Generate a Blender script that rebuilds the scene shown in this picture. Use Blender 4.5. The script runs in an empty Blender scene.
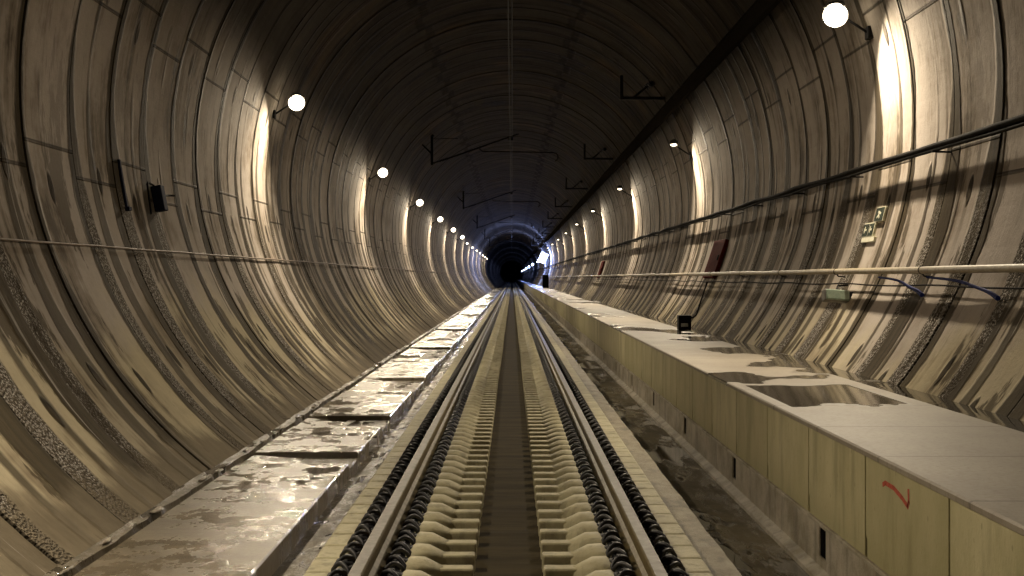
import bpy, bmesh, math, random
from mathutils import Vector, Matrix
rnd = random.Random(7)
D = bpy.data; COL = bpy.context.scene.collection
H0 = 1.69                     # height of the eye above the left floor; heights below are given from the eye
R = 4.25; CZ = 0.4*R          # tunnel radius and centre
Y0, Y1 = -9.0, 640.0
RING = 1.2
PI = math.pi

# ------------------------------------------------------------------ nodes
class E:
    def __init__(s, g, sock): s.g = g; s.k = sock
    def _m(s, op, *a, clamp=False):
        n = s.g.nodes.new('ShaderNodeMath'); n.operation = op; n.use_clamp = clamp
        for i, x in enumerate((s,)+a):
            if isinstance(x, E): s.g.links.new(x.k, n.inputs[i])
            else: n.inputs[i].default_value = x
        return E(s.g, n.outputs[0])
    def __add__(s, o): return s._m('ADD', o)
    def __radd__(s, o): return s._m('ADD', o)
    def __sub__(s, o): return s._m('SUBTRACT', o)
    def __rsub__(s, o): return (s*-1)+o
    def __mul__(s, o): return s._m('MULTIPLY', o)
    def __rmul__(s, o): return s._m('MULTIPLY', o)
    def __truediv__(s, o): return s._m('DIVIDE', o)
    def floor(s): return s._m('FLOOR')
    def fract(s): return s._m('FRACT')
    def abs(s): return s._m('ABSOLUTE')
    def min(s, o): return s._m('MINIMUM', o)
    def max(s, o): return s._m('MAXIMUM', o)
    def clamp(s): return s._m('ADD', 0.0, clamp=True)
    def inv(s): return 1-s
    def step(s, a, b):        # smooth 0..1 from a to b (a may be > b)
        if isinstance(a, E) or isinstance(b, E): return ((s-a)/(b-a)).clamp()
        n = s.g.nodes.new('ShaderNodeMapRange'); n.interpolation_type = 'SMOOTHSTEP'
        s.g.links.new(s.k, n.inputs['Value'])
        lo, hi, t0, t1 = (a, b, 0, 1)
        if not isinstance(a, E) and not isinstance(b, E) and a > b: lo, hi, t0, t1 = b, a, 1, 0
        for nm, v in (('From Min', lo), ('From Max', hi), ('To Min', t0), ('To Max', t1)):
            if isinstance(v, E): s.g.links.new(v.k, n.inputs[nm])
            else: n.inputs[nm].default_value = v
        return E(s.g, n.outputs['Result'])

class Mat:
    def __init__(s, name, rough=.7, spec=.5, metal=0):
        s.m = D.materials.new(name); s.m.use_nodes = True
        s.g = s.m.node_tree; s.b = s.g.nodes['Principled BSDF']
        s.b.inputs['Roughness'].default_value = rough
        s.b.inputs['Specular IOR Level'].default_value = spec
        s.b.inputs['Metallic'].default_value = metal
    def tc(s, which='Object'):
        n = s.g.nodes.new('ShaderNodeTexCoord'); sp = s.g.nodes.new('ShaderNodeSeparateXYZ')
        s.g.links.new(n.outputs[which], sp.inputs[0])
        return [E(s.g, sp.outputs[i]) for i in range(3)]
    def pos(s):
        n = s.g.nodes.new('ShaderNodeNewGeometry'); sp = s.g.nodes.new('ShaderNodeSeparateXYZ')
        s.g.links.new(n.outputs['Position'], sp.inputs[0])
        return [E(s.g, sp.outputs[i]) for i in range(3)]
    def vec(s, x, y, z=0.0):
        n = s.g.nodes.new('ShaderNodeCombineXYZ')
        for i, v in enumerate((x, y, z)):
            if isinstance(v, E): s.g.links.new(v.k, n.inputs[i])
            else: n.inputs[i].default_value = v
        return n.outputs[0]
    def noise(s, x, y, z=0.0, scale=1.0, detail=3, rough=.55, dist=0):
        n = s.g.nodes.new('ShaderNodeTexNoise'); s.g.links.new(s.vec(x, y, z), n.inputs['Vector'])
        n.inputs['Scale'].default_value = scale; n.inputs['Detail'].default_value = detail
        n.inputs['Roughness'].default_value = rough; n.inputs['Distortion'].default_value = dist
        return E(s.g, n.outputs['Fac'])
    def voro(s, x, y, z=0.0, scale=1.0):
        n = s.g.nodes.new('ShaderNodeTexVoronoi'); s.g.links.new(s.vec(x, y, z), n.inputs['Vector'])
        n.inputs['Scale'].default_value = scale
        return E(s.g, n.outputs['Distance'])
    def white(s, x, y=0.0):
        n = s.g.nodes.new('ShaderNodeTexWhiteNoise'); n.noise_dimensions = '2D'
        s.g.links.new(s.vec(x, y), n.inputs['Vector'])
        return E(s.g, n.outputs['Value'])
    def rgb(s, c):
        n = s.g.nodes.new('ShaderNodeRGB'); n.outputs[0].default_value = (*c, 1); return E(s.g, n.outputs[0])
    def mix(s, f, a, b, mode='MIX'):
        n = s.g.nodes.new('ShaderNodeMix'); n.data_type = 'RGBA'; n.blend_type = mode
        def put(i, v):
            if isinstance(v, E): s.g.links.new(v.k, n.inputs[i])
            elif isinstance(v, tuple): n.inputs[i].default_value = (*v, 1)
            else: n.inputs[i].default_value = v
        put(0, f); put(6, a); put(7, b)
        return E(s.g, n.outputs[2])
    def gray(s, v): return E(s.g, s.vec(v, v, v))
    def set(s, name, v):
        if isinstance(v, E): s.g.links.new(v.k, s.b.inputs[name])
        elif isinstance(v, tuple): s.b.inputs[name].default_value = (*v, 1)
        else: s.b.inputs[name].default_value = v
    def bump(s, h, strength=.5, dist=.01):
        n = s.g.nodes.new('ShaderNodeBump'); n.inputs['Strength'].default_value = strength
        n.inputs['Distance'].default_value = dist
        s.g.links.new(h.k, n.inputs['Height']); s.g.links.new(n.outputs[0], s.b.inputs['Normal'])

# ---- lining concrete
def lining_material():
    M = Mat('lining_concrete')
    u, v, _ = M.tc('UV'); x, y, z = M.pos()
    h = z-H0
    side = v.step(39, 39.5)
    vv = v-side*40
    wob = M.noise(u*.3, v*.5, 3.1, 1, 3, .6)-.5
    jag = M.noise(u*3.0, v*1.1, 11, 1, 5, .65)-.5
    t = (u+wob*.12)/RING
    k = t.floor(); fr = t.fract()
    k0 = (u/RING).floor(); fr0 = (u/RING).fract()
    r1 = M.white(k, side*7.3+1.0); r2 = M.white(k, side*5.1+9.0); r3 = M.white(k0, side*3.7+21.0); r4 = M.white(k, side*2.1+33.0)
    low = h.step(2.4, .2)
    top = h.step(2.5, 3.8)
    # wet or crusted band centred near each ring joint, wider low on the wall, its two edges wander separately
    eA = M.noise(k*3.7, v*.55, 51, 1, 3, .6)-.5
    eB = M.noise(k*3.7, v*.55, 77, 1, 3, .6)-.5
    tt_ = ((fr+.5).fract()-.5)*RING            # signed distance from the joint
    wA = (.02+r1*.13+low*(.04+r1*.20))+eA*.22*(low+.3)
    wB = (.02+r2*.13+low*(.05+r4*.24))+eB*.22*(low+.3)
    soft = .022
    inA = (tt_*-1+jag*.16).step(wA+soft, wA-soft)
    inB = (tt_+jag*.16).step(wB+soft, wB-soft)
    band = inA*inB
    # crust lies in one half of some bands
    gsel = r4.step(.26, .34)
    gran = band*(tt_+jag*.12).step(-.03, .03)*gsel*(h+wob*1.5).step(1.1, .1)
    # second, thinner run inside the ring
    c2 = r2*.45+.28
    d2 = (fr-c2).abs()*RING+jag*.10
    w2 = ((r3-.12).max(0)*(.03+low*.13)+eA*.12).max(0)
    band2 = d2.step(w2+.03, w2-.01)*w2.step(.005, .03)
    # streaks running down the wall
    s1 = M.noise(u*2.6+wob*.8, v*.14, 5, 1, 4, .6)
    s2 = M.noise(u*9+wob*1.6, v*.26, 8, 1, 4, .65)
    s3 = M.noise(u*30+wob*3, v*.9, 2, 1, 2, .6)
    blot = M.noise(u*.8, v*.6, 17, 1, 5, .65)
    st = (s1*.6+s2*.34+s3*.06+(blot-.5)*.7)
    dark = st.step(.50, .60)
    dark2 = st.step(.585, .65)
    fine = M.noise(u*22, v*18, 4, 1, 5, .72)
    mid = M.noise(u*4.5, v*2.4, 61, 1, 5, .7)
    yel = (h+wob*2.2+jag*.8).step(-.1, -.8)
    clean = M.mix(yel, (.53,.475,.43), (.60,.53,.365))
    clean = M.mix((r3*.5).clamp(), clean, (.37,.325,.275))
    clean = M.mix(blot.step(.38,.68)*.5, clean, (.23,.18,.125))
    clean = M.mix(mid.step(.5,.75)*.3, clean, (.2,.16,.115))
    clean = M.mix(fine.step(.52,.8)*.25, clean, (.20,.17,.13))
    col = M.mix(dark*.42, clean, (.13,.098,.06))
    col = M.mix(dark2*.7, col, (.05,.037,.023))
    bandc = M.mix((s2*1.8-.5).clamp(), (.020,.016,.010), (.105,.082,.050))
    b = band.max(band2*.85)
    col = M.mix(b*.93, col, bandc)
    spk = M.voro(u*52+jag*3, v*44, 1.0, 1)
    grc = M.mix(spk.step(.62,.15), (.13,.11,.085), (.62,.58,.53))
    col = M.mix(gran*.9, col, grc)
    # ragged dark patches that open where water leaves the concrete
    rag = M.noise(u*1.7, v*.42, 120, 1, 6, .7)
    rg = (rag+jag*.12).step(.548, .585)*low.max(.35)
    col = M.mix(rg*.8, col, (.060,.046,.028))
    # grey silt splashed over the foot of the wall
    silt = (h+jag*.9+wob*.5).step(-1.25, -1.5)
    col = M.mix(silt*.85, col, M.mix(mid, (.10,.082,.055), (.30,.255,.185)))
    # pale mineral runs beside the joints
    dr = M.noise(u*12+wob*2, v*.3, 44, 1, 4, .7).step(.60, .68)*M.noise(u*.8, v*.25, 71, 1, 2).step(.45,.6)*h.step(3.2,1.8)
    col = M.mix(dr*.55, col, (.55,.50,.42))
    # shade of the unlit crown painted as dark colour, with brown patches
    crown_shade = M.mix(M.noise(u*.5, v*.35, 91, 1, 5, .6).step(.5,.7), (.026,.023,.018), (.075,.050,.027))
    crown_shade = M.mix(s1.step(.45,.6)*.6, crown_shade, (.008,.007,.006))
    col = M.mix(top*.9, col, crown_shade)
    # ring joint line
    jl = ((fr0.min(1-fr0))*RING+jag*.01).step(.020, .006)
    col = M.mix(jl*.85, col, (.015,.013,.01))
    # staggered joints between the segments of one ring
    par = (k0*.5).fract()*2
    sj = None
    for c in (5.85, 7.65):
        q = (vv-c-par*.32-r3*.10).abs().step(.022, .008)
        sj = q if sj is None else sj.max(q)
    for c0, c1 in ((11.82, 11.3),):
        q = (vv-c0+side*(c0-c1)-par*.16+jag*.25).abs().step(.13, .05)
        sj = sj.max(q)
    col = M.mix(sj*.6, col, (.018,.015,.011))
    # bolt pockets, with the run of dirt below each
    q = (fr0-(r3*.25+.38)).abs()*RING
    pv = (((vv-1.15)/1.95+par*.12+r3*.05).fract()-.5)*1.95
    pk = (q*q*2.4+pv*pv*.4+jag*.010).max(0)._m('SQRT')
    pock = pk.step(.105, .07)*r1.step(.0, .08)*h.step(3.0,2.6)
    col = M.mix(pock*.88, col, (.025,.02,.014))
    rn = q.step(.07,.02)*pv.step(-.95,-.0)*pv.step(.06,.0)*r2.step(.3,.6)*.55
    col = M.mix(rn, col, (.10,.078,.05))
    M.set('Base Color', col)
    wet = (b*(1-gran)).max(dark2)
    M.set('Roughness', (wet*-.12+.82+(fine-.5)*.2).clamp())
    M.set('Specular IOR Level', (dr*.35+.02)*(1-top*.8))
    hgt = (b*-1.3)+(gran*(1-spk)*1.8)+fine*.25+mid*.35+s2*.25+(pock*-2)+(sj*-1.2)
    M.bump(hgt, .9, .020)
    return M.m

def concrete(name, c1, c2, sx=1., sy=1., sz=1., rough=.75, puddle=None, dark=(.06,.05,.035), streak=None, bump=.006, spec=.4, stain=.5, cell=None):
    M = Mat(name, rough, spec)
    x, y, z = M.pos()
    a = M.noise(x*sx, y*sy, z*sz, 1.3, 5, .65)
    f = M.noise(x*sx, y*sy, z*sz, 24, 4, .7)
    col = M.mix(a.step(.3,.7), c1, c2)
    col = M.mix(f.step(.55,.75)*.35, col, dark)
    if streak:
        s = M.noise(x*streak[0], y*streak[1], z*streak[2], 1, 3, .65)
        col = M.mix(s.step(.5,.68)*stain, col, dark)
    if cell:
        w = M.white(((y-cell[0])/cell[1]).floor(), 4.0)
        col = M.mix(w*.45, col, cell[2])
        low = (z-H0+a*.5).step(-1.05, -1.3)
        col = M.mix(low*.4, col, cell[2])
        pores = M.voro(x*9, y*9, z*5, 1).step(.09, .05)
        col = M.mix(pores*.6, col, dark)
    r = f*.25+rough-.12
    hh = f*.7+a*1.3
    if puddle:
        p = M.noise(x*puddle[0], y*puddle[1], 5.5, 1, 4, .6).step(puddle[2]-.025, puddle[2]+.025)
        film = M.noise(x*puddle[0]*3, y*puddle[1]*3, 9.5, 1, 4, .65).step(.45,.6)
        col = M.mix(p*.75, col, tuple(c*.22 for c in c1))
        r = r-film*.3
        r = r*(1-p)+p*.05
        hh = hh*(1-p*.97)
    M.set('Base Color', col); M.set('Roughness', r.clamp().max(.03)); M.bump(hh, .8, bump)
    return M.m

def plain(name, c, rough=.6, metal=0, var=.25, spec=.5, scale=18):
    M = Mat(name, rough, spec, metal); x, y, z = M.tc()
    n = M.noise(x, y, z, scale, 4, .65)
    M.set('Base Color', M.mix(n.step(.4,.75)*var*2, c, tuple(q*.35 for q in c)))
    M.set('Roughness', (n*.3+rough-.15).clamp())
    M.bump(n, .3, .003)
    return M.m
def glow(name, c, st):
    M = Mat(name); M.set('Base Color', c); M.set('Emission Color', c); M.set('Emission Strength', st); return M.m

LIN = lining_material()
SLAB = concrete('wet_slab', (.21,.175,.125), (.12,.098,.065), 1.4, 1.6, 1, .40, puddle=(1.1,.8,.58), streak=(1.2,7,1), bump=.007, spec=.7)
POOL = concrete('standing_water', (.05,.042,.028), (.035,.03,.02), rough=.16, bump=.001, spec=.6)
TROUGH = concrete('trough_mud', (.20,.17,.12), (.08,.065,.04), 3, 2, 1, .58, puddle=(5,2.0,.56), bump=.012)
STRIP = concrete('wet_strip', (.42,.37,.30), (.22,.185,.13), 4, 2, 1, .62, puddle=(5,2.2,.64), streak=(3,14,1), bump=.02)
BED = concrete('trackbed_mud', (.062,.049,.025), (.032,.026,.015), .6, 3.2, 1, .8, streak=(.6,9,1), bump=.003, spec=.02)
GRIT = concrete('gritty_shoulder', (.33,.285,.19), (.20,.165,.10), 5, 3, 1, .6, streak=(5,2,1), bump=.02)
DTROUGH = concrete('right_trough_mud', (.21,.175,.105), (.085,.068,.040), 1.6, 1.2, 1, .5, puddle=(2,.5,.55), bump=.010)
SLEEP = concrete('sleeper_concrete', (.54,.50,.33), (.38,.34,.21), 3, 3, 3, .65, streak=(9,9,2), bump=.005, stain=.35)
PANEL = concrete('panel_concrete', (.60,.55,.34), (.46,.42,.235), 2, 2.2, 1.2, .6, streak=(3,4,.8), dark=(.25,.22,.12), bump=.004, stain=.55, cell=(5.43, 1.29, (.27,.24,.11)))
KERB = concrete('kerb_concrete', (.52,.47,.38), (.26,.22,.14), 3, 2.4, 3, .5, streak=(5,5,.7), dark=(.08,.065,.035), bump=.012)
KBACK = plain('kerb_recess', (.010,.009,.009), .9, spec=.0)

def walkway_material():
    M = Mat('walkway_concrete', .6, .45); x, y, z = M.pos()
    a = M.noise(x*1.1, y*.8, 2, 1, 5, .65); f = M.noise(x, y, 2, 30, 4, .7)
    band = M.white((y/1.29).floor(), 3.0)
    col = M.mix(a.step(.3,.7), (.38,.335,.27), (.27,.23,.18))
    col = M.mix(band*.3, col, (.22,.19,.15))
    col = M.mix(f.step(.5,.7)*.3, col, (.15,.125,.09))
    near = y.step(8.2, 9.2)
    p = (M.noise(x*.55, y*.33, 8.8, 1, 4, .5)).step(.56,.585)*near
    # the puddle lying across the walkway and the dry end next to the eye
    e = (M.noise(x*1.6, y*1.6, 1.5, 1, 3)-.5)*1.2
    pa = ((y-9.9+e*.9).abs()).step(.95,.85)*x.step(1.96,2.02)*x.step(2.95,2.85)
    p = p.max(pa)
    edge = ((y/1.29).fract()-.5).abs().step(.485,.495)
    col = M.mix(edge*.5, col, (.06,.05,.035))
    col = M.mix(p*.75, col, (.05,.043,.028))
    M.set('Base Color', col)
    r = (f*.3+.42)*(1-p)+p*.07
    M.set('Roughness', r)
    M.bump((f*.5+a*1.2)*(1-p*.97), .7, .006)
    return M.m
WALK = walkway_material()
GUT = concrete('back_gutter_wet', (.12,.10,.07), (.05,.04,.028), 2, 1, 1, .3, puddle=(1,.5,.42), bump=.008)
RAILM = plain('rail_steel_rusty', (.15,.115,.05), .55, .1, .25, spec=.3)
RAILT = plain('rail_head_polished', (.075,.058,.034), .45, .0, .2, spec=.3)
CLIPM = plain('clip_black_steel', (.016,.016,.020), .5, .0, .2, scale=60)
DARKM = plain('dark_steel', (.012,.011,.011), .75, 0, spec=.15)
CABM = plain('cable_black', (.016,.014,.012), .85, spec=.05)
CONDM = plain('conduit_beige', (.36,.30,.2), .5)
LCAB = plain('cable_brown', (.24,.18,.13), .6)
HOUS = plain('lamp_housing_grey', (.20,.19,.17), .5, .4)
MAROON = plain('maroon_paint', (.12,.020,.016), .9, spec=.05)
BLUEC = plain('blue_cable', (.02,.032,.17), .7, spec=.1)
NAVY = plain('navy_plastic', (.022,.026,.055), .8, spec=.1)
WHITEP = plain('white_plastic', (.62,.62,.52), .5)
SIGNW = plain('sign_white', (.62,.60,.45), .5, var=.1)
SIGNG = plain('sign_green', (.014,.024,.013), .7, spec=.2)
GLENS = plain('diffuser_green', (.30,.38,.30), .3)
REDP = plain('red_chalk', (.52,.09,.05), .8, var=.3, scale=50)
MATTE = plain('matte_dark', (.022,.019,.016), .9, spec=.0)
WARM = (1.0,.84,.61)
LENS = glow('lamp_lens_warm', (1,.86,.62), 9)
LENSC = glow('lamp_lens_cool', (.62,.78,1), 16)

# ------------------------------------------------------------------ mesh helpers
def link(name, bm, mats, parent=None, smooth=False, loc=None):
    me = D.meshes.new(name); bm.normal_update(); bm.to_mesh(me); bm.free()
    for m in (mats if isinstance(mats, (list, tuple)) else [mats]): me.materials.append(m)
    if smooth:
        for p in me.polygons: p.use_smooth = True
    o = D.objects.new(name, me); COL.objects.link(o)
    if parent: o.parent = parent
    if loc: o.location = loc
    return o
def tag(o, label, cat, group=None, kind=None):
    if label: o['label'] = label
    if cat: o['category'] = cat
    if group: o['group'] = group
    if kind: o['kind'] = kind
    return o
def struct(o): o['kind'] = 'structure'; return o
def empty(name, loc, label, cat, group=None, rot=None):
    o = D.objects.new(name, None); COL.objects.link(o); o.location = loc; o.empty_display_size = .1
    if rot: o.rotation_euler = rot
    return tag(o, label, cat, group)
def dup(o, loc=None, parent=None):
    c = o.copy(); COL.objects.link(c); c.parent = parent
    if loc is not None: c.location = loc
    for ch in list(o.children): dup(ch, None, c)
    return c
def box(bm, x0, x1, y0, y1, z0, z1, bev=0, M=None, mi=0):
    g = bmesh.ops.create_cube(bm, size=1)
    vs = g['verts']
    for v in vs:
        v.co = Vector(((x0+x1)/2+v.co.x*(x1-x0), (y0+y1)/2+v.co.y*(y1-y0), (z0+z1)/2+v.co.z*(z1-z0)))
    if bev:
        es = list({e for v in vs for e in v.link_edges})
        r = bmesh.ops.bevel(bm, geom=es, offset=bev, segments=2, affect='EDGES', profile=.5)
        vs = list({v for f in r['faces'] for v in f.verts}|{v for v in vs if v.is_valid})
    if M:
        for v in vs: v.co = M@v.co
    if mi:
        for f in {f for v in vs for f in v.link_faces}: f.material_index = mi
    return vs
def smooth_path(P, n=4):
    P = [Vector(p) for p in P]; out = []
    for i in range(len(P)-1):
        p0 = P[max(i-1,0)]; p1 = P[i]; p2 = P[i+1]; p3 = P[min(i+2,len(P)-1)]
        for j in range(n):
            t = j/n
            out.append(.5*((2*p1)+(p2-p0)*t+(2*p0-5*p1+4*p2-p3)*t*t+(3*p1-p0-3*p2+p3)*t**3))
    out.append(P[-1]); return out
def tube(bm, P, r, sides=8, caps=True, mi=0):
    P = [Vector(p) for p in P]; rings = []
    rr = r if isinstance(r, (list, tuple)) else [r]*len(P)
    up = None
    for i, p in enumerate(P):
        d = (P[min(i+1,len(P)-1)]-P[max(i-1,0)]).normalized()
        if up is None:
            up = Vector((0,0,1)) if abs(d.z) < .9 else Vector((1,0,0))
        a = d.cross(up).normalized(); b = a.cross(d).normalized(); up = b
        rings.append([bm.verts.new(p+(a*math.cos(q*2*PI/sides)+b*math.sin(q*2*PI/sides))*rr[i]) for q in range(sides)])
    for i in range(len(rings)-1):
        for q in range(sides):
            f = bm.faces.new((rings[i][q], rings[i][(q+1)%sides], rings[i+1][(q+1)%sides], rings[i+1][q]))
            f.smooth = True; f.material_index = mi
    if caps:
        bm.faces.new(rings[0]).material_index = mi; bm.faces.new(rings[-1][::-1]).material_index = mi
def prism_y(bm, prof, y0, y1, mi=0, cap=True):      # closed profile (x,z) swept along y
    a = [bm.verts.new((x, y0, z)) for x, z in prof]; b = [bm.verts.new((x, y1, z)) for x, z in prof]
    n = len(prof)
    for i in range(n):
        f = bm.faces.new((a[i], a[(i+1)%n], b[(i+1)%n], b[i])); f.material_index = mi[i] if isinstance(mi, list) else mi
    if cap:
        bm.faces.new(a[::-1]); bm.faces.new(b)
    return a, b

# ------------------------------------------------------------------ tunnel lining
def wallpt(th, r, y):     # th measured from straight down, positive to the right
    return Vector((math.sin(th)*r, y, H0+CZ-math.cos(th)*r))
def lining(name, th0, th1, nseg):
    bm = bmesh.new(); uvl = bm.loops.layers.uv.new('UVMap')
    nr0 = int(Y0/RING); nr1 = int(Y1/RING)
    rr = random.Random(hash(name) % 1000 if False else 5)
    stations = []
    jit = {}
    for k in range(nr0, nr1):
        j = rr.uniform(-.007, .007); y = k*RING
        if y < 170:
            stations += [(y-.006, .016), (y+.006, .016), (y+.014, j), (y+RING/2, j+rr.uniform(-.003,.003)), (y+RING-.014, j)]
        else:
            stations += [(y, .02), (y+.05, j), (y+RING-.05, j)]
    prev = None
    ths = [th0+(th1-th0)*i/nseg for i in range(nseg+1)]
    for (y, d) in stations:
        row = [bm.verts.new(wallpt(t, R+d, y)) for t in ths]
        if prev:
            py, pr = prev
            for i in range(nseg):
                f = bm.faces.new((pr[i], row[i], row[i+1], pr[i+1])); tm = (ths[i]+ths[i+1])/2
                for lp, (yy, tt) in zip(f.loops, ((py, ths[i]), (y, ths[i]), (y, ths[i+1]), (py, ths[i+1]))):
                    lp[uvl].uv = (yy, (tt*R) if 0 <= tm <= PI else ((2*PI-tt)*R+40 if tm > PI else -tt*R+40))
        prev = (y, row)
    bmesh.ops.recalc_face_normals(bm, faces=bm.faces)
    return struct(link(name, bm, LIN))
tb = math.radians(34); tw = math.radians(120.6)
lining('wall_left', -tw, -tb, 36)
lining('wall_right', tb, tw, 36)
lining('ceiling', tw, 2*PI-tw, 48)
# far end of the modelled stretch: the bore carries on, an added black cap stands in for its darkness
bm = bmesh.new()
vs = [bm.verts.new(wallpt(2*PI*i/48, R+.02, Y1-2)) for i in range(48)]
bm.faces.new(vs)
struct(link('far_dark_cap', bm, MATTE))

# ------------------------------------------------------------------ floor
def zz(h): return H0+h
pits = [(11.1,11.8),(13.9,14.9),(18.2,20.6),(25.3,29.6),(34,40),(50,56),(68,76),(92,104),(130,145)]
def floor_mesh():
    bm = bmesh.new()
    prof = [(-2.80,-1.62,0),(-2.56,-1.665,0),(-2.525,-1.67,0),(-2.515,-1.74,2),(-2.44,-1.74,0),(-2.43,-1.652,0),(-1.95,-1.65,0),(-1.46,-1.65,0),(-1.45,-1.66,0),(-1.45,-1.80,3),(-1.20,-1.79,4),(-1.17,-1.685,4),
            (-1.03,-1.672,5),(-1.02,-1.71,5),(1.10,-1.71,6),(1.105,-1.665,6),(1.285,-1.67,6),(1.30,-1.69,7),(1.31,-1.895,7),(2.1,-1.91,7)]
    ys = []; y = Y0
    while y < Y1:
        ys.append(y); y += .12 if y < 30 else (.5 if y < 120 else 5)
    for a, b in pits: ys += [a-.01, a+.02, b-.02, b+.01]
    ys = sorted(ys+[Y1]); rr = random.Random(3)
    prev = None; ph = [rr.uniform(0,6) for _ in range(8)]
    def wob(y, s): return (math.sin(y*3.1+ph[s])+math.sin(y*7.7+ph[s+1])*.7+math.sin(y*17.3+ph[s+2])*.5)
    for y in ys:
        inpit = any(a < y < b for a, b in pits)
        row = []
        for i, (x, h, m) in enumerate(prof):
            if i in (6,7,8) and inpit and not (i == 6 and False): h -= .05
            if i == 5 and inpit: h -= .02
            if i == 11: x += wob(y,0)*.012
            if i == 10: x += wob(y,1)*.018
            if i in (16,17): x += wob(y,3)*.004
            if i == 2: x += wob(y,2)*.01
            row.append(bm.verts.new((x, y, zz(h))))
        if prev:
            p, pin = prev
            for i in range(len(prof)-1):
                f = bm.faces.new((p[i], row[i], row[i+1], p[i+1]))
                m = prof[i+1][2] if i+1 > 8 else prof[i][2]
                if i in (5,6) and inpit and pin: m = 1
                f.material_index = m
        prev = (row, inpit)
    bmesh.ops.recalc_face_normals(bm, faces=bm.faces)
    return struct(link('floor', bm, [SLAB, POOL, POOL, TROUGH, TROUGH, BED, BED, DTROUGH]))
# material per strip: fix indices
fo = floor_mesh()
fo.data.materials.clear()
for m in [SLAB, POOL, TROUGH, SLAB, TROUGH, STRIP, BED, GRIT, DTROUGH]: fo.data.materials.append(m)
for p in fo.data.polygons:
    x = p.center.x; zc = p.center.z-H0
    if p.material_index == 1 and x > -2.4: continue
    if x < -2.42: i = 2
    elif x < -1.452: i = 4 if zc < -1.69 else 0
    elif x < -1.449: i = 3
    elif x < -1.19: i = 4
    elif x < -1.025: i = 5
    elif x < 1.10: i = 6
    elif x < 1.30: i = 7
    else: i = 8
    p.material_index = i

# debris lumps of mortar along the left gutter
for k in range(26):
    y = 6.2+k*.95+rnd.uniform(-.3,.3)
    bm = bmesh.new(); bmesh.ops.create_icosphere(bm, subdivisions=2, radius=1)
    sx, sy, sz = rnd.uniform(.015,.04), rnd.uniform(.05,.13), rnd.uniform(.008,.018)
    for v in bm.verts:
        n = 1+.22*math.sin(v.co.x*5+k)+.2*math.sin(v.co.y*7+2*k)+.15*math.sin(v.co.z*9+k)
        v.co = Vector((v.co.x*sx*n, v.co.y*sy*n, max(v.co.z,-.4)*sz*n))
    o = link('mortar_lump', bm, STRIP, smooth=True, loc=(-2.52+rnd.uniform(-.03,.03), y, zz(-1.66)+sz*.3))
    tag(o, 'wet lump of mortar rubble lying along the foot of the left wall', 'rubble', 'mortar lumps along the left gutter')

# ------------------------------------------------------------------ rails
TC = -.02
def rail(side, label):
    x = TC+side*.752
    hd = -1.454
    half = [(.0,0),(.030,0),(.036,-.010),(.036,-.040),(.010,-.052),(.009,-.130),(.03,-.148),(.075,-.160),(.075,-.172)]
    prof = [(x+a, zz(hd+b)) for a, b in half]+[(x-a, zz(hd+b)) for a, b in half[::-1][:-1]]
    bm = bmesh.new(); n = len(prof)
    mi = [1 if prof[i][1] > zz(hd)-.005 and prof[(i+1)%n][1] > zz(hd)-.005 else 0 for i in range(n)]
    prism_y(bm, prof, Y0, Y1, mi)
    bmesh.ops.recalc_face_normals(bm, faces=bm.faces)
    tag(link('rail', bm, [RAILM, RAILT]), label, 'rail', 'running rails of the track')
rail(-1, 'left steel running rail with polished head, nearest the wet slab')
rail(1, 'right steel running rail with polished head, nearest the raised walkway')

# ------------------------------------------------------------------ sleepers with clips
P = .336
def sleeper_body(bm):
    box(bm, -1.05, 1.05, -.05, .05, zz(-1.80), zz(-1.715))
    for s in (-1, 1):
        def bx(x0, x1, y0, y1, z0, z1, bev=.008):
            a, b = sorted((s*x0, s*x1)); return box(bm, a, b, y0, y1, z0, z1, bev)
        bx(.195, .45, -.060, .050, zz(-1.72), zz(-1.610), .012)          # finger
        # shoulder: skewed hump that widens toward the rail
        pr = [(.36,-.062,-1.615),(.41,-.085,-1.592),(.47,-.13,-1.572),(.55,-.156,-1.572),(.592,-.158,-1.60)]
        secs = []
        for (xx, y0, h) in pr:
            w0, w1 = y0, min(-y0*.95+.0, .158)
            hs = zz(h); lo = zz(-1.72)
            ring = [(w0, lo), (w0, hs-.022), (w0+.02, hs-.004), (0, hs+.006), (w1-.02, hs-.006), (w1, hs-.026), (w1, lo)]
            secs.append([bm.verts.new((s*xx, a, b)) for a, b in ring])
        for i in range(len(secs)-1):
            for q in range(6): 
                f = bm.faces.new((secs[i][q], secs[i][q+1], secs[i+1][q+1], secs[i+1][q])); f.smooth = True
        bm.faces.new(secs[0]); bm.faces.new(secs[-1])
        bx(.59, .93, -.12, .12, zz(-1.72), zz(-1.632), .006)            # rail seat
        bx(.925, 1.11, -.165, .162, zz(-1.72), zz(-1.60), .018)         # outer end
    bmesh.ops.recalc_face_normals(bm, faces=bm.faces)
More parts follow.
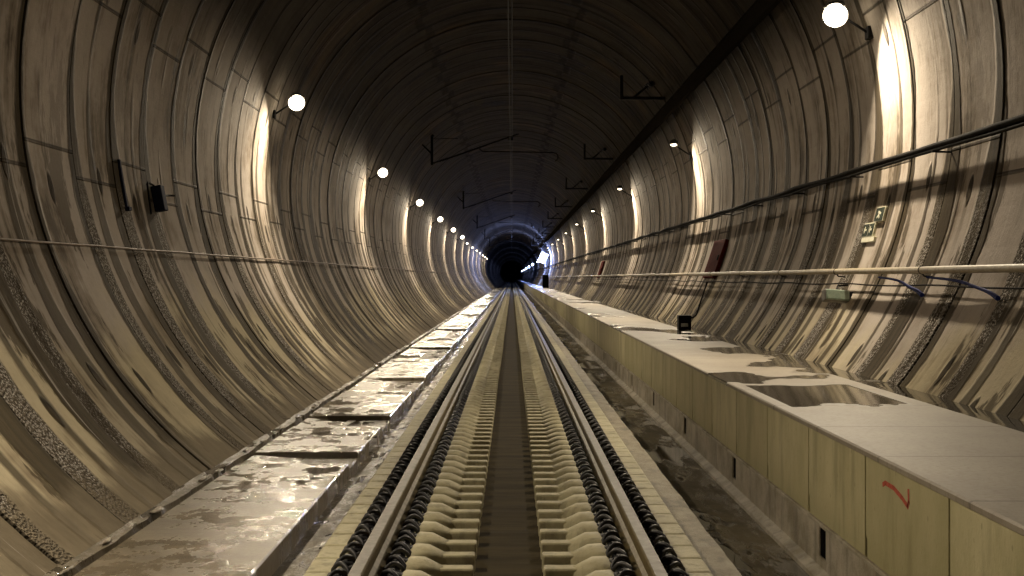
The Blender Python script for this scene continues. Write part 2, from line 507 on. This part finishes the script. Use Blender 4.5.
def clip_shape(bm, cx, s, r=.0125, sides=6, n=3):
    # cx: centre x of the clip, s = +1 when the rail is on the -x side
    b = zz(-1.63)
    for m in (-1, 1):
        P_ = [(cx-s*.05, m*.02, b+.035), (cx-s*.035, m*.05, b+.075), (cx+s*.01, m*.095, b+.092), (cx+s*.05, m*.125, b+.055),
              (cx+s*.045, m*.150, b+.02), (cx-s*.0, m*.155, b+.028), (cx-s*.045, m*.13, b+.05)]
        tube(bm, smooth_path(P_, n), r, sides)
    tube(bm, smooth_path([(cx-s*.05,-.02,b+.035),(cx+s*.03,-.03,b+.05),(cx+s*.055,0,b+.05),(cx+s*.03,.03,b+.05),(cx-s*.05,.02,b+.035)], n), r, sides)
    box(bm, cx-.05, cx+.055, -.135, .135, b-.01, b+.018, .004)
    tube(bm, [(cx,0,b),(cx,0,b+.075)], .013, 8)
    tube(bm, [(cx,0,b+.058),(cx,0,b+.085)], .022, 6)
bm = bmesh.new(); sleeper_body(bm)
CL = [(-.895, -1), (-.62, 1), (.62, -1), (.895, 1)]
LBL = 'pale concrete sleeper with finger ends and black rail clips under both rails'
GR = 'concrete sleepers carrying the track'
first = None
ys = 4.95
sl = empty('sleeper', (TC, ys, 0), LBL, 'sleeper', GR)
link('sleeper_block', bm, SLEEP, sl)
for cx, s in CL:
    b2 = bmesh.new(); clip_shape(b2, cx, s); link('rail_clip', b2, CLIPM, sl)
NP, NT = 120, 300
for i in range(1, NP): dup(sl, (TC, ys+i*P, 0))
bm = bmesh.new(); sleeper_body(bm)
for cx, s in CL:
    n0 = set(bm.faces); clip_shape(bm, cx, s, n=1, sides=4)
    for f in bm.faces:
        if f not in n0: f.material_index = 1
far = link('sleeper', bm, [SLEEP, CLIPM], loc=(TC, ys+NP*P, 0)); tag(far, LBL, 'sleeper', GR)
for i in range(NP+1, NT): dup(far, (TC, ys+i*P, 0))
bm = bmesh.new(); i = NT
while ys+i*P < 330:
    y = ys+i*P
    for s in (-1, 1):
        for x0, x1, h, hw, mi in ((.2,.5,-1.612,.06,0),(.5,.59,-1.59,.15,0),(.59,.66,-1.56,.13,1),(.84,.93,-1.56,.13,1),(.93,1.12,-1.6,.15,0)):
            a, b = sorted((TC+s*x0, TC+s*x1)); box(bm, a, b, y-hw, y+hw, zz(-1.71), zz(h), mi=mi)
    i += 1
tag(link('far_sleepers', bm, [SLEEP, CLIPM]), 'distant run of sleepers merging into one strip far down the track', 'sleeper', kind='stuff')

# ------------------------------------------------------------------ walkway on the right
XW = 1.90
bm = bmesh.new()
prof = [(XW-.01,-.955),(XW-.012,-.93),(XW,-.922),(XW+.05,-.923),(3.05,-.923),(3.06,-.93),(3.06,-1.1),(XW+.09,-1.1),(XW+.09,-.955)]
prism_y(bm, [(x, zz(h)) for x, h in prof], Y0, Y1)
bmesh.ops.recalc_face_normals(bm, faces=bm.faces)
struct(link('walkway_deck', bm, WALK))
bm = bmesh.new()
prof = [(3.055,-1.1),(3.055,-.936),(3.12,-.936),(3.20,-.935),(3.30,-.935),(3.50,-.93)]
ysl = []; y = Y0
while y < Y1: ysl.append(y); y += .15 if y < 60 else 4
prev = None; rr = random.Random(9)
for y in ysl:
    row = []
    for i, (x, h) in enumerate(prof):
        if i == 1: x += 0
        row.append(bm.verts.new((x, y, zz(h))))
    if prev:
        for i in range(len(prof)-1): bm.faces.new((prev[i], row[i], row[i+1], prev[i+1]))
    prev = row
bmesh.ops.recalc_face_normals(bm, faces=bm.faces)
struct(link('floor_back_gutter', bm, GUT, smooth=False))
# kerb wall below the panels, with drainage slots
bm = bmesh.new()
SL0, SLP = 7.94, 3.15
k = -5; y = Y0
cuts = []
while True:
    c = SL0+k*SLP
    k += 1
    if c < Y0+.2: continue
    if c > Y1-1: break
    cuts.append(c)
last = Y0
for c in cuts:
    if c > 260: break
    box(bm, 1.97, 2.12, last, c-.085, zz(-1.93), zz(-1.50), .006)
    box(bm, 1.97, 2.12, c-.085, c+.085, zz(-1.93), zz(-1.785))
    box(bm, 1.97, 2.12, c-.085, c+.085, zz(-1.595), zz(-1.50))
    box(bm, 1.982, 2.1, c-.0855, c+.0855, zz(-1.79), zz(-1.59), mi=1)
    last = c+.085
box(bm, 1.97, 2.12, last, Y1, zz(-1.93), zz(-1.50))
box(bm, 1.965+.13, 2.3, Y0, Y1, zz(-1.93), zz(-1.1), mi=1)
# sloping grout fillet at the foot of the kerb
prism_y(bm, [(1.90,zz(-1.93)),(1.905,zz(-1.88)),(1.98,zz(-1.84)),(1.98,zz(-1.93))], Y0, Y1)
# thin ledge that the panels stand on
box(bm, 1.885, 2.1, Y0, Y1, zz(-1.525), zz(-1.502), .004)
bmesh.ops.recalc_face_normals(bm, faces=bm.faces)
struct(link('trim_kerb', bm, [KERB, KBACK]))
# face panels
PW = 1.29; PY0 = 5.43
def panel_mesh():
    bm = bmesh.new(); g = .006
    o = [(g,-1.50),(g,-1.502+.0),(PW-g-.03,-1.502),(PW-g-.03,-1.40),(PW-g,-1.38),(PW-g,-.956),(g,-.956)]
    o = [(g,-1.502),(PW-.03,-1.502),(PW-.03,-1.40),(PW-g,-1.385),(PW-g,-.956),(g,-.956)]
    a = [bm.verts.new((XW, y, zz(h))) for y, h in o]; b = [bm.verts.new((XW+.09, y, zz(h))) for y, h in o]
    n = len(o)
    bm.faces.new(a); bm.faces.new(b[::-1])
    for i in range(n): bm.faces.new((a[i], b[i], b[(i+1)%n], a[(i+1)%n]))
    bmesh.ops.recalc_face_normals(bm, faces=bm.faces)
    bmesh.ops.bevel(bm, geom=[e for e in bm.edges if abs(e.verts[0].co.x-XW) < 1e-4 and abs(e.verts[1].co.x-XW) < 1e-4], offset=.005, segments=2, affect='EDGES')
    return bm
LP = 'plain olive concrete face panel of the walkway, upright, without any red mark'
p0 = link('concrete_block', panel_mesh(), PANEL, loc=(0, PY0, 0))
tag(p0, 'olive concrete walkway face panel with a red zigzag mark', 'concrete panel', 'concrete panels facing the walkway')
bm = bmesh.new()
Pm = [(6.40,-1.06),(6.36,-1.045),(6.22,-1.048),(6.08,-1.075),(6.00,-1.10),(5.985,-1.075),(5.99,-1.02)]
def ribbon(bm, P_, w, x):
    for a, b in zip(P_[:-1], P_[1:]):
        a = Vector((0, a[0]-PY0, zz(a[1]))); b = Vector((0, b[0]-PY0, zz(b[1]))); d = (b-a).normalized(); n = Vector((0,-d.z,d.y))*w
        a -= d*w*.5; b += d*w*.5
        q = [a+n, b+n, b-n, a-n]
        f = [bm.verts.new((x-.0015, v.y, v.z)) for v in q]; g = [bm.verts.new((x+.003, v.y, v.z)) for v in q]
        bm.faces.new(f); bm.faces.new(g[::-1])
        for i in range(4): bm.faces.new((f[i], g[i], g[(i+1)%4], f[(i+1)%4]))
ribbon(bm, Pm, .012, XW)
o = link('red_mark', bm, REDP, p0); o['label'] = 'red chalk zigzag'
idx = [i for i in range(-2, 290) if i != 0]
for i in idx:
    c = p0.copy(); COL.objects.link(c); c.location = (0, PY0+i*PW, 0); c['label'] = LP
bm = bmesh.new()
box(bm, XW, XW+.09, PY0+290*PW, Y1, zz(-1.502), zz(-.956))
tag(link('far_walkway_panels', bm, PANEL), 'distant run of walkway face panels merging into one strip', 'concrete panel', kind='stuff')

# ------------------------------------------------------------------ long pipes and cables
def on_wall(slope, side, inset, y=0):      # point on the lining whose height/x seen from the eye is slope
    a = 1+slope*slope; b = -2*slope*.4; c = .16-1
    x = (-b+math.sqrt(b*b-4*a*c))/(2*a)*R; h = slope*x
    cx, cz = x, h-CZ; r = math.hypot(cx, cz); f = (r-inset)/r
    return Vector((side*cx*f, y, H0+CZ+cz*f))
def run(name, slope, side, inset, rad, mat, label, cat, sag=0, step=1.5, ph=0, r2=None):
    bm = bmesh.new(); Pp = []; y = Y0
    while y < 420:
        p = on_wall(slope, side, inset, y)
        p.z -= sag*abs(math.sin(PI*(y+ph)/3.0)); Pp.append(p)
        y += step if y < 90 else 12
    tube(bm, Pp, rad, 8)
    return tag(link(name, bm, mat), label, cat)
run('wall_cable', .0735, -1, .03, .011, LCAB, 'thin brown cable running along the left wall', 'cable', .006, .75)
# right upper cable with clamps, standing off the wall
cab = empty('cable_run', on_wall(.298, 1, .16, 0), 'black cable bundle on brackets along the right wall, above the beige conduit', 'cable')
base = cab.location.copy()
bm = bmesh.new()
for q, (dx, dz, rad) in enumerate(((0,0,.030),(.035,-.015,.022),(-.005,-.045,.018))):
    Pp = []; y = Y0
    while y < 420:
        Pp.append(Vector((dx, y, dz-.012*abs(math.sin(PI*(y+.4*q)/3.0))-.008*math.sin(y*1.7+q)))); y += .5 if y < 60 else 12
    tube(bm, Pp, rad, 8)
link('cable_bundle', bm, CABM, cab)
wp = on_wall(.298, 1, .01, 0)-base
bm = bmesh.new()
tube(bm, [(0,0,-.07),(wp.x,0,-.07)], .011, 6); box(bm, -.04, .05, -.02, .02, -.075, -.06)

br = link('cable_bracket', bm, DARKM, cab, loc=(0, -6, 0))
for i in range(1, 70):
    c = br.copy(); COL.objects.link(c); c.parent = cab; c.location = (0, -6+3*i, 0)
# beige conduit at eye height
con = empty('conduit', on_wall(0.0, 1, .17, 0), 'long beige conduit pipe along the right wall at eye height', 'conduit')
b0 = con.location.copy()
bm = bmesh.new(); tube(bm, [(0,Y0,0)]+[(0,y,.004*math.sin(y)) for y in range(-6,100,3)]+[(0,420,0)], .033, 12)
link('pipe', bm, CONDM, con, smooth=True)
wp = on_wall(-.03, 1, .01, 0)-b0
bm = bmesh.new(); tube(bm, [(0,0,-.03),(.02,0,-.055),(wp.x,0,-.06)], .008, 6)
tube(bm, [(0.036*math.cos(a*PI/6),0,.036*math.sin(a*PI/6)) for a in range(13)], .004, 5)
br = link('pipe_clamp', bm, DARKM, con, loc=(0, -6.6, 0))
for i in range(1, 70):
    c = br.copy(); COL.objects.link(c); c.parent = con; c.location = (0, -6.6+3.0*i, 0)
# thin dark wire close to the wall under the conduit
run('wall_wire', -.022, 1, .05, .008, CABM, 'thin black wire hanging just under the beige conduit', 'cable', .02, .5, .7)
# blue cable tails
for k, (y, w, lab) in enumerate(((9.9,.9,'blue cable tail under the conduit, nearest the right edge'),(11.7,.7,'blue cable tail under the conduit, between the green lit fixture and the right edge'))):
    bm = bmesh.new(); p = on_wall(-.012, 1, .12, 0); q = on_wall(-.035, 1, .05, 0)
    pp = smooth_path([(p.x,y+w*1.6,p.z),(p.x+.01,y+w*.8,p.z-.03),(q.x,y+.2,q.z+.02),(q.x,y,q.z-.01),(q.x-.01,y-.18,q.z-.05)], 5)
    tube(bm, pp, [.010+.012*i/len(pp) for i in range(len(pp))], 8)
    tag(link('blue_cable', bm, BLUEC), lab, 'cable')

# dark longitudinal band high on the right
th = math.radians(180-59.5)
bm = bmesh.new()
Mx = []
c = wallpt(math.atan2(.861,-.51), R-.16, 0)
nrm = Vector((-.861,0,-.51)).normalized(); tan = Vector((nrm.z,0,-nrm.x))
oo = [(-.12,.02),(-.13,-.05),(-.09,-.10),(.09,-.10),(.13,-.05),(.12,.02)]
prof = [((c-nrm*b+tan*a).x, (c-nrm*b+tan*a).z) for a, b in [(a, b) for a, b in oo]]
prism_y(bm, prof, Y0, 420); bmesh.ops.recalc_face_normals(bm, faces=bm.faces)
tag(link('roof_band', bm, MATTE), 'dark longitudinal band along the right shoulder of the tunnel roof', 'duct')

# feeder brackets (right) hanging inward off the dark band
def feeder():
    r = empty('feeder_bracket', (0,0,0), '', 'bracket', 'feeder brackets along the right of the roof')
    bm = bmesh.new(); box(bm, -1.0, 0.0, -.03, .03, -.035, .035); box(bm, -1.035, -.965, -.03, .03, -.035, .52)
    link('bracket_frame', bm, DARKM, r)
    bm = bmesh.new(); tube(bm, [(-.72,0,.02),(-.40,0,.28)], .028, 6)
    for q in range(4): tube(bm, [(-.45+q*.035,0,.235+q*.03),(-.435+q*.035,0,.248+q*.03)], .07, 10)
    tube(bm, [(-.34,0,.30),(-.26,0,.36)], .06, 8); link('insulator', bm, DARKM, r)
    return r
f0 = feeder()
ordn = ['nearest','second','third','fourth','fifth','sixth']
yy = [28.6+14.6*i for i in range(10)]
for i, y in enumerate(yy):
    o = f0 if i == 0 else dup(f0)
    o.location = (.825*R, y, zz(.965*R))
    o['label'] = ('black L-shaped feeder bracket with insulator, %s from the camera' % ordn[i]) if i < 4 else 'tiny far feeder bracket in a row under the dark roof'
# catenary cantilevers (left)
def cant():
    r = empty('catenary_cantilever', (0,0,0), '', 'cantilever', 'catenary cantilevers under the roof')
    bm = bmesh.new(); box(bm, -.045, .045, -.045, .045, -.06, 1.0); box(bm, -.09,.09,-.09,.09,.93,.965); link('mast', bm, DARKM, r)
    bm = bmesh.new(); tube(bm, [(-.40,0,.72),(-.02,0,.35)], .03, 8); tube(bm, [(-.40,0,.72),(-.5,0,.85)], .05, 8); link('anchor_strut', bm, DARKM, r)
    bm = bmesh.new(); tube(bm, [(0,0,0),(.55,0,.17),(3.0,0,1.03)], .026, 8)
    for q in range(5): tube(bm, [(.28+q*.06,0,.088+q*.019),(.30+q*.06,0,.094+q*.019)], .06, 10)
    box(bm, 2.65, 2.8, -.03, .03, .80, .95); link('bracket_tube', bm, DARKM, r)
    bm = bmesh.new(); tube(bm, [(0,0,.85),(.9,0,.87)], .014, 6); link('tie_rod', bm, DARKM, r)
    bm = bmesh.new(); tube(bm, [(1.65,0,.50),(1.75,0,.42),(4.2,0,.38)], .02, 8)
    tube(bm, smooth_path([(4.2,0,.38),(4.33,0,.32),(4.36,0,.18),(4.26,0,.08)], 4), .022, 8)
    tube(bm, [(1.66,0,.50),(1.66,0,.60)], .02, 6); link('registration_arm', bm, DARKM, r)
    return r
c0 = cant()
for i, y in enumerate([43.3, 71.3, 99.3, 127.3, 155.3]):
    o = c0 if i == 0 else dup(c0)
    o.location = (-80*43.3/1250, y, zz(114*43.3/1250))
    o['label'] = ('black catenary cantilever reaching from the left roof, %s from the camera' % ordn[i]) if i < 3 else 'tiny far catenary cantilever deep in the tunnel'
bm = bmesh.new(); Pp = [(.0, y, zz(4.86)+.25*abs(math.cos(PI*(y-43.3)/28))*0+.0) for y in range(-8, 420, 14)]
tube(bm, Pp, .011, 6); tag(link('messenger_wire', bm, DARKM), 'upper overhead wire running under the middle of the roof', 'overhead wire')
bm = bmesh.new(); tube(bm, [(-.06,-8,zz(4.2)),(-.06,420,zz(4.2))], .009, 6)
tag(link('contact_wire', bm, DARKM), 'lower overhead contact wire running under the middle of the roof', 'overhead wire')

# ------------------------------------------------------------------ floodlights
S = 14.3
def basis(n):
    n = Vector(n).normalized(); q = n.to_track_quat('-Z', 'Y'); return q
def flood(side, r_l):
    r = empty('tunnel_floodlight', (0,0,0), '', 'lamp', 'floodlights on the %s wall' % ('right' if side > 0 else 'left'))
    bm = bmesh.new()
    L = Vector((-side*.37, 0, .245))
    tube(bm, [(side*.10,0,-.03),(0,0,0),(-side*.2,0,.13), tuple(L*.9)], .016, 8)
    box(bm, side*.0-.02, side*.0+.06 if side > 0 else .02, -.07, .07, -.07, .07, .004)
    link('mounting_arm', bm, DARKM, r)
    n = Vector((-side*.22, -.50, -.84)).normalized(); q = basis(n)
    M4 = Matrix.Translation(L)@q.to_matrix().to_4x4()
    bm = bmesh.new()     # housing: tapered, opening along -Z of the local frame
    hs = 1 if r_l > .1 else .75
    def rg(z, w, h): return [bm.verts.new(M4@Vector((a*w, b*h, z))) for a, b in ((-1,-1),(1,-1),(1,1),(-1,1))]
    R1 = rg(-.02,.12*hs,.10*hs); R2 = rg(.06,.10*hs,.08*hs); R3 = rg(.13,.05*hs,.04*hs); R0 = rg(-.02,.10*hs,.08*hs); Rm = rg(.01,.09*hs,.07*hs)
    for A, B in ((R1,R2),(R2,R3),(R0,R1),(Rm,R0)):
        for i in range(4): bm.faces.new((A[i],A[(i+1)%4],B[(i+1)%4],B[i]))
    bm.faces.new(R3); bm.faces.new(Rm)
    for i in range(-2,3): box(bm, i*.035-.004, i*.035+.004, -.06, .06, .05, .105, M=M4)
    bmesh.ops.recalc_face_normals(bm, faces=bm.faces)
    link('housing', bm, HOUS, r)
    bm = bmesh.new(); bmesh.ops.create_uvsphere(bm, u_segments=20, v_segments=12, radius=1)
    kx, ky = (r_l, r_l) if r_l > .1 else (.075, .028)
    for v in bm.verts: v.co = M4@Vector((v.co.x*kx, v.co.y*ky, v.co.z*(.13 if r_l > .1 else .02)-(.06 if r_l > .1 else .015)))
    link('lens', bm, LENS, r, smooth=True)
    return r, L, q, n
def area(loc, q, col, W, sx, sy=None, spread=180):
    l = D.lights.new('lamp_light', 'AREA'); l.color = col; l.energy = W; l.size = sx
    if sy: l.shape = 'RECTANGLE'; l.size_y = sy
    else: l.shape = 'DISK'
    l.spread = math.radians(spread)
    o = D.objects.new('lamp_light', l); COL.objects.link(o); o.location = loc; o.rotation_euler = q.to_euler()
    return o
ordl = ['nearest the camera','second along from the camera','third along from the camera','fourth along from the camera','fifth along from the camera','sixth along from the camera']
POW = 175
WL = on_wall(.66/.965, 1, 0)
for side in (-1, 1):
    proto, L, q, n = flood(side, .14)
    proto2 = flood(side, .05)[0] if side > 0 else None
    wall = on_wall(.66/.965, side, .03)
    first = True; cnt = 0; used2 = False
    for k in range(0, 29):
        y = S*(k+.5) if side < 0 else S*(k+0)
        if y > (135 if side > 0 else 200): continue
        if y == 0: y = .01
        big = side < 0 or k <= 1
        if big: o = proto if first else dup(proto); first = False
        else:
            o = dup(proto2) if used2 else proto2; used2 = True
        o.location = (wall.x, y, wall.z)
        if side < 0 and k > 6: o.scale = (.6,.6,.6)
        wn = 'left' if side < 0 else 'right'
        vis = y > 12
        if not vis: lab = 'warm floodlight on the %s wall beside the camera, outside the frame' % wn
        else:
            lab = ('bright warm floodlight on an arm from the %s wall, %s' % (wn, ordl[cnt])) if cnt < 6 else 'tiny far floodlight high on the %s wall near the vanishing point' % wn
            cnt += 1
        o['label'] = lab
        a = area(Vector((wall.x, y, wall.z))+L+n*(.205 if big else .045), q, WARM, POW, .16 if big else .09, None if big else .035, 152)
    # cool white stretch
K = 0
COOLP = [137, 160, 205, 250, 300, 360, 420]
def cool():
    r = empty('cool_floodlight', (0,0,0), '', 'lamp', 'cool white floodlights far down the right side')
    bm = bmesh.new(); box(bm, -.42, .42, .0, .16, -.55, .55, .03); box(bm, -.46,.46,-.03,.02,.55,.62,.01); link('housing', bm, HOUS, r)
    bm = bmesh.new(); box(bm, -.38, .38, -.03, .01, -.50, .50, .01); link('lens', bm, LENSC, r)
    bm = bmesh.new(); tube(bm, [(0,.1,0),(.75,.1,-.05)], .05, 8); link('mounting_arm', bm, DARKM, r)
    return r
c0 = cool()
for i, y in enumerate(COOLP):
    o = c0 if i == 0 else dup(c0)
    o.location = (3.4, y, zz(2.13)); o.rotation_euler = (0, math.radians(25), math.radians(-12))
    if i: o.scale = (.35,.35,.35)
    o['label'] = 'large glaring cool white floodlight far down the right side' if i == 0 else 'tiny cool white floodlight in the streak of lights near the vanishing point'
    l = D.lights.new('cool_light', 'POINT'); l.color = (.30,.42,1.0); l.energy = (2600, 2600)[i] if i < 2 else 250; l.shadow_soft_size = .12
    lo = D.objects.new('cool_light', l); COL.objects.link(lo); lo.location = (3.2, y-(.55 if i != 1 else .8), zz(2.1))

# ------------------------------------------------------------------ things on the walls
def frame_on_wall(slope, side, y, inset=0):
    p = on_wall(slope, side, inset, y)
    n = Vector((-p.x, 0, -(p.z-H0-CZ))).normalized()      # inward
    e = Vector((0,1,0)); up = n.cross(e) if side < 0 else e.cross(n)
    if up.z < 0: up = -up
    # columns: X along tunnel, Y up the wall, Z inward
    m = Matrix(((e.x,up.x,n.x),(e.y,up.y,n.y),(e.z,up.z,n.z))); 
    return Matrix.Translation(p)@m.to_4x4()
def thing_w(name, M4, label, cat, group=None):
    r = empty(name, M4.translation, label, cat, group); r.rotation_mode = 'QUATERNION'
    m3 = M4.to_3x3()
    if m3.determinant() < 0: m3 = m3@Matrix.Diagonal((-1,1,1))
    r.rotation_quaternion = m3.to_quaternion(); return r
# maroon boxes
for y, w, lab in ((24.5,1.3,'maroon hose cabinet on the right wall above the conduit, the nearer one'),(56,1.3,'maroon hose cabinet on the right wall, the farther one')):
    r = thing_w('hose_cabinet', frame_on_wall(.088, 1, y, .0), lab, 'cabinet')
    bm = bmesh.new(); box(bm, -w/2, w/2, -.40, .38, .0, .08, .012); link('body', bm, MAROON, r)
    bm = bmesh.new(); box(bm, -w/2+.05, w/2-.05, -.35, .33, .065, .080, .004); d = link('door', bm, MAROON, r)
    bm = bmesh.new(); box(bm, w/2-.14, w/2-.11, -.05, .05, .075, .10, .004); link('handle', bm, DARKM, d)
# exit sign
r = thing_w('evacuation_sign', frame_on_wall(.145, 1, 14.1, .0), 'small white and green evacuation sign on the right wall below the black cables', 'sign')
bm = bmesh.new(); flip = 1
for (x0,x1,y0,y1) in ((-.34,.0,.02,.19),(-.10,.34,-.15,.02),(-.2,.30,-.21,-.15)): box(bm, -x1, -x0, y0, y1, .0, .035, .003)
link('plate', bm, SIGNW, r)
bm = bmesh.new()
def sq(x0,x1,y0,y1): box(bm, x0, x1, y0, y1, .034, .040)
sq(.02,.32,.03,.18)
sq(-.32,-.12,-.14,.005); sq(-.09,.08,-.14,.005); 
link('pictogram_field', bm, SIGNG, r)
bm = bmesh.new()
def lim(a, b, w=.012):
    a = Vector((*a,0)); b = Vector((*b,0)); d = (b-a).normalized(); n = Vector((-d.y,d.x,0))*w
    q = [a+n,b+n,b-n,a-n]; f = [bm.verts.new((v.x,v.y,.0415)) for v in q]; g = [bm.verts.new((v.x,v.y,.038)) for v in q]
    bm.faces.new(f)
    for i in range(4): bm.faces.new((f[i],g[i],g[(i+1)%4],f[(i+1)%4]))
lim((.17,.14),(.16,.10),.02); lim((.16,.10),(.20,.06)); lim((.16,.10),(.11,.065)); lim((.17,.125),(.23,.11)); lim((.17,.125),(.12,.135))
for cx in (-.215,-.01): lim((cx-.05,-.065),(cx+.04,-.065)); lim((cx-.05,-.065),(cx-.02,-.03)); lim((cx-.05,-.065),(cx-.02,-.10))
bmesh.ops.recalc_face_normals(bm, faces=bm.faces)
link('pictogram', bm, SIGNW, r)
# emergency light fixture
r = empty('emergency_light', (3.64, 14.0, zz(-.20)), 'slanted emergency light with greenish diffuser under the beige conduit', 'lamp', rot=(math.radians(-14), math.radians(4), math.radians(8)))
bm = bmesh.new(); box(bm, -.16, .15, -.045, .06, -.075, .06, .015); link('housing', bm, HOUS, r)
bm = bmesh.new(); box(bm, -.15, .12, -.075, -.04, -.07, .05, .014); link('diffuser', bm, GLENS, r)
bm = bmesh.new(); box(bm, .12, .17, -.06, .03, -.05, .04, .008); tube(bm, [(.0,.02,.05),(.02,.02,.12),(.14,.02,.13)], .012, 6); link('bracket', bm, DARKM, r)
# left wall devices
r = thing_w('junction_box', frame_on_wall(.218, -1, 14.6, .0), 'small black junction box on the upper left wall with a short side arm', 'junction box')
bm = bmesh.new(); box(bm, -.08, .08, -.15, .15, .0, .12, .01); link('body', bm, NAVY, r)
bm = bmesh.new(); tube(bm, [(-.1,.15,.05),(-.32,.17,.05),(-.36,.15,.05),(-.36,-.2,.03)], .012, 6); tube(bm, [(.1,.05,.04),(.85,.10,.02)], .012, 6); link('conduit_arm', bm, DARKM, r)
r = thing_w('cable_plate', frame_on_wall(.24, -1, 13.4, .0), 'narrow navy upright strip on the left wall beside the junction box', 'wall plate')
bm = bmesh.new(); box(bm, -.025, .025, -.26, .26, .0, .035, .008); box(bm, -.05,.05,-.3,-.26,0,.06,.005); link('strip', bm, NAVY, r)
# small device at the back of the walkway
r = empty('walkway_device', (3.02, 22.0, zz(-.922)), 'small dark box with a white front at the back edge of the walkway', 'equipment box')
bm = bmesh.new(); box(bm, -.10, .12, -.12, .12, 0, .26, .012); link('body', bm, DARKM, r)
bm = bmesh.new(); box(bm, -.06, .06, -.14, -.11, .06, .12, .004); link('front_plate', bm, WHITEP, r)
bm = bmesh.new(); tube(bm, smooth_path([(.1,0,.2),(.22,0,.26),(.3,0,.5),(.42,0,.85)],4), .015, 6); link('lead', bm, DARKM, r)
# dark cabinet far along the walkway
r = empty('equipment_cabinet', (3.08, 112, zz(-.922)), 'dark equipment cabinet standing far along the walkway near the cool lights', 'cabinet')
bm = bmesh.new(); box(bm, -.35, .2, -.3, .3, 0, 1.15, .02); link('body', bm, DARKM, r)
bm = bmesh.new(); box(bm, -.30, .15, -.32, -.295, .1, 1.05, .01); link('door', bm, DARKM, r)

# ------------------------------------------------------------------ world, camera
w = D.worlds.new('World'); bpy.context.scene.world = w; w.use_nodes = True
w.node_tree.nodes['Background'].inputs[0].default_value = (.62,.66,1.0,1)
w.node_tree.nodes['Background'].inputs[1].default_value = .12
cam = D.cameras.new('Camera'); co = D.objects.new('Camera', cam); COL.objects.link(co)
co.location = (0,0,H0); co.rotation_euler = (PI/2,0,0)
cam.sensor_width = 36; cam.lens = 1250/1024*36; cam.shift_y = -10.5/1024; cam.clip_end = 1500; cam.clip_start = .05
sc = bpy.context.scene; sc.camera = co
vs = sc.view_settings; vs.view_transform = 'Standard'; vs.look = 'None'; vs.gamma = 1; vs.use_curve_mapping = False
vs.exposure = 0.0
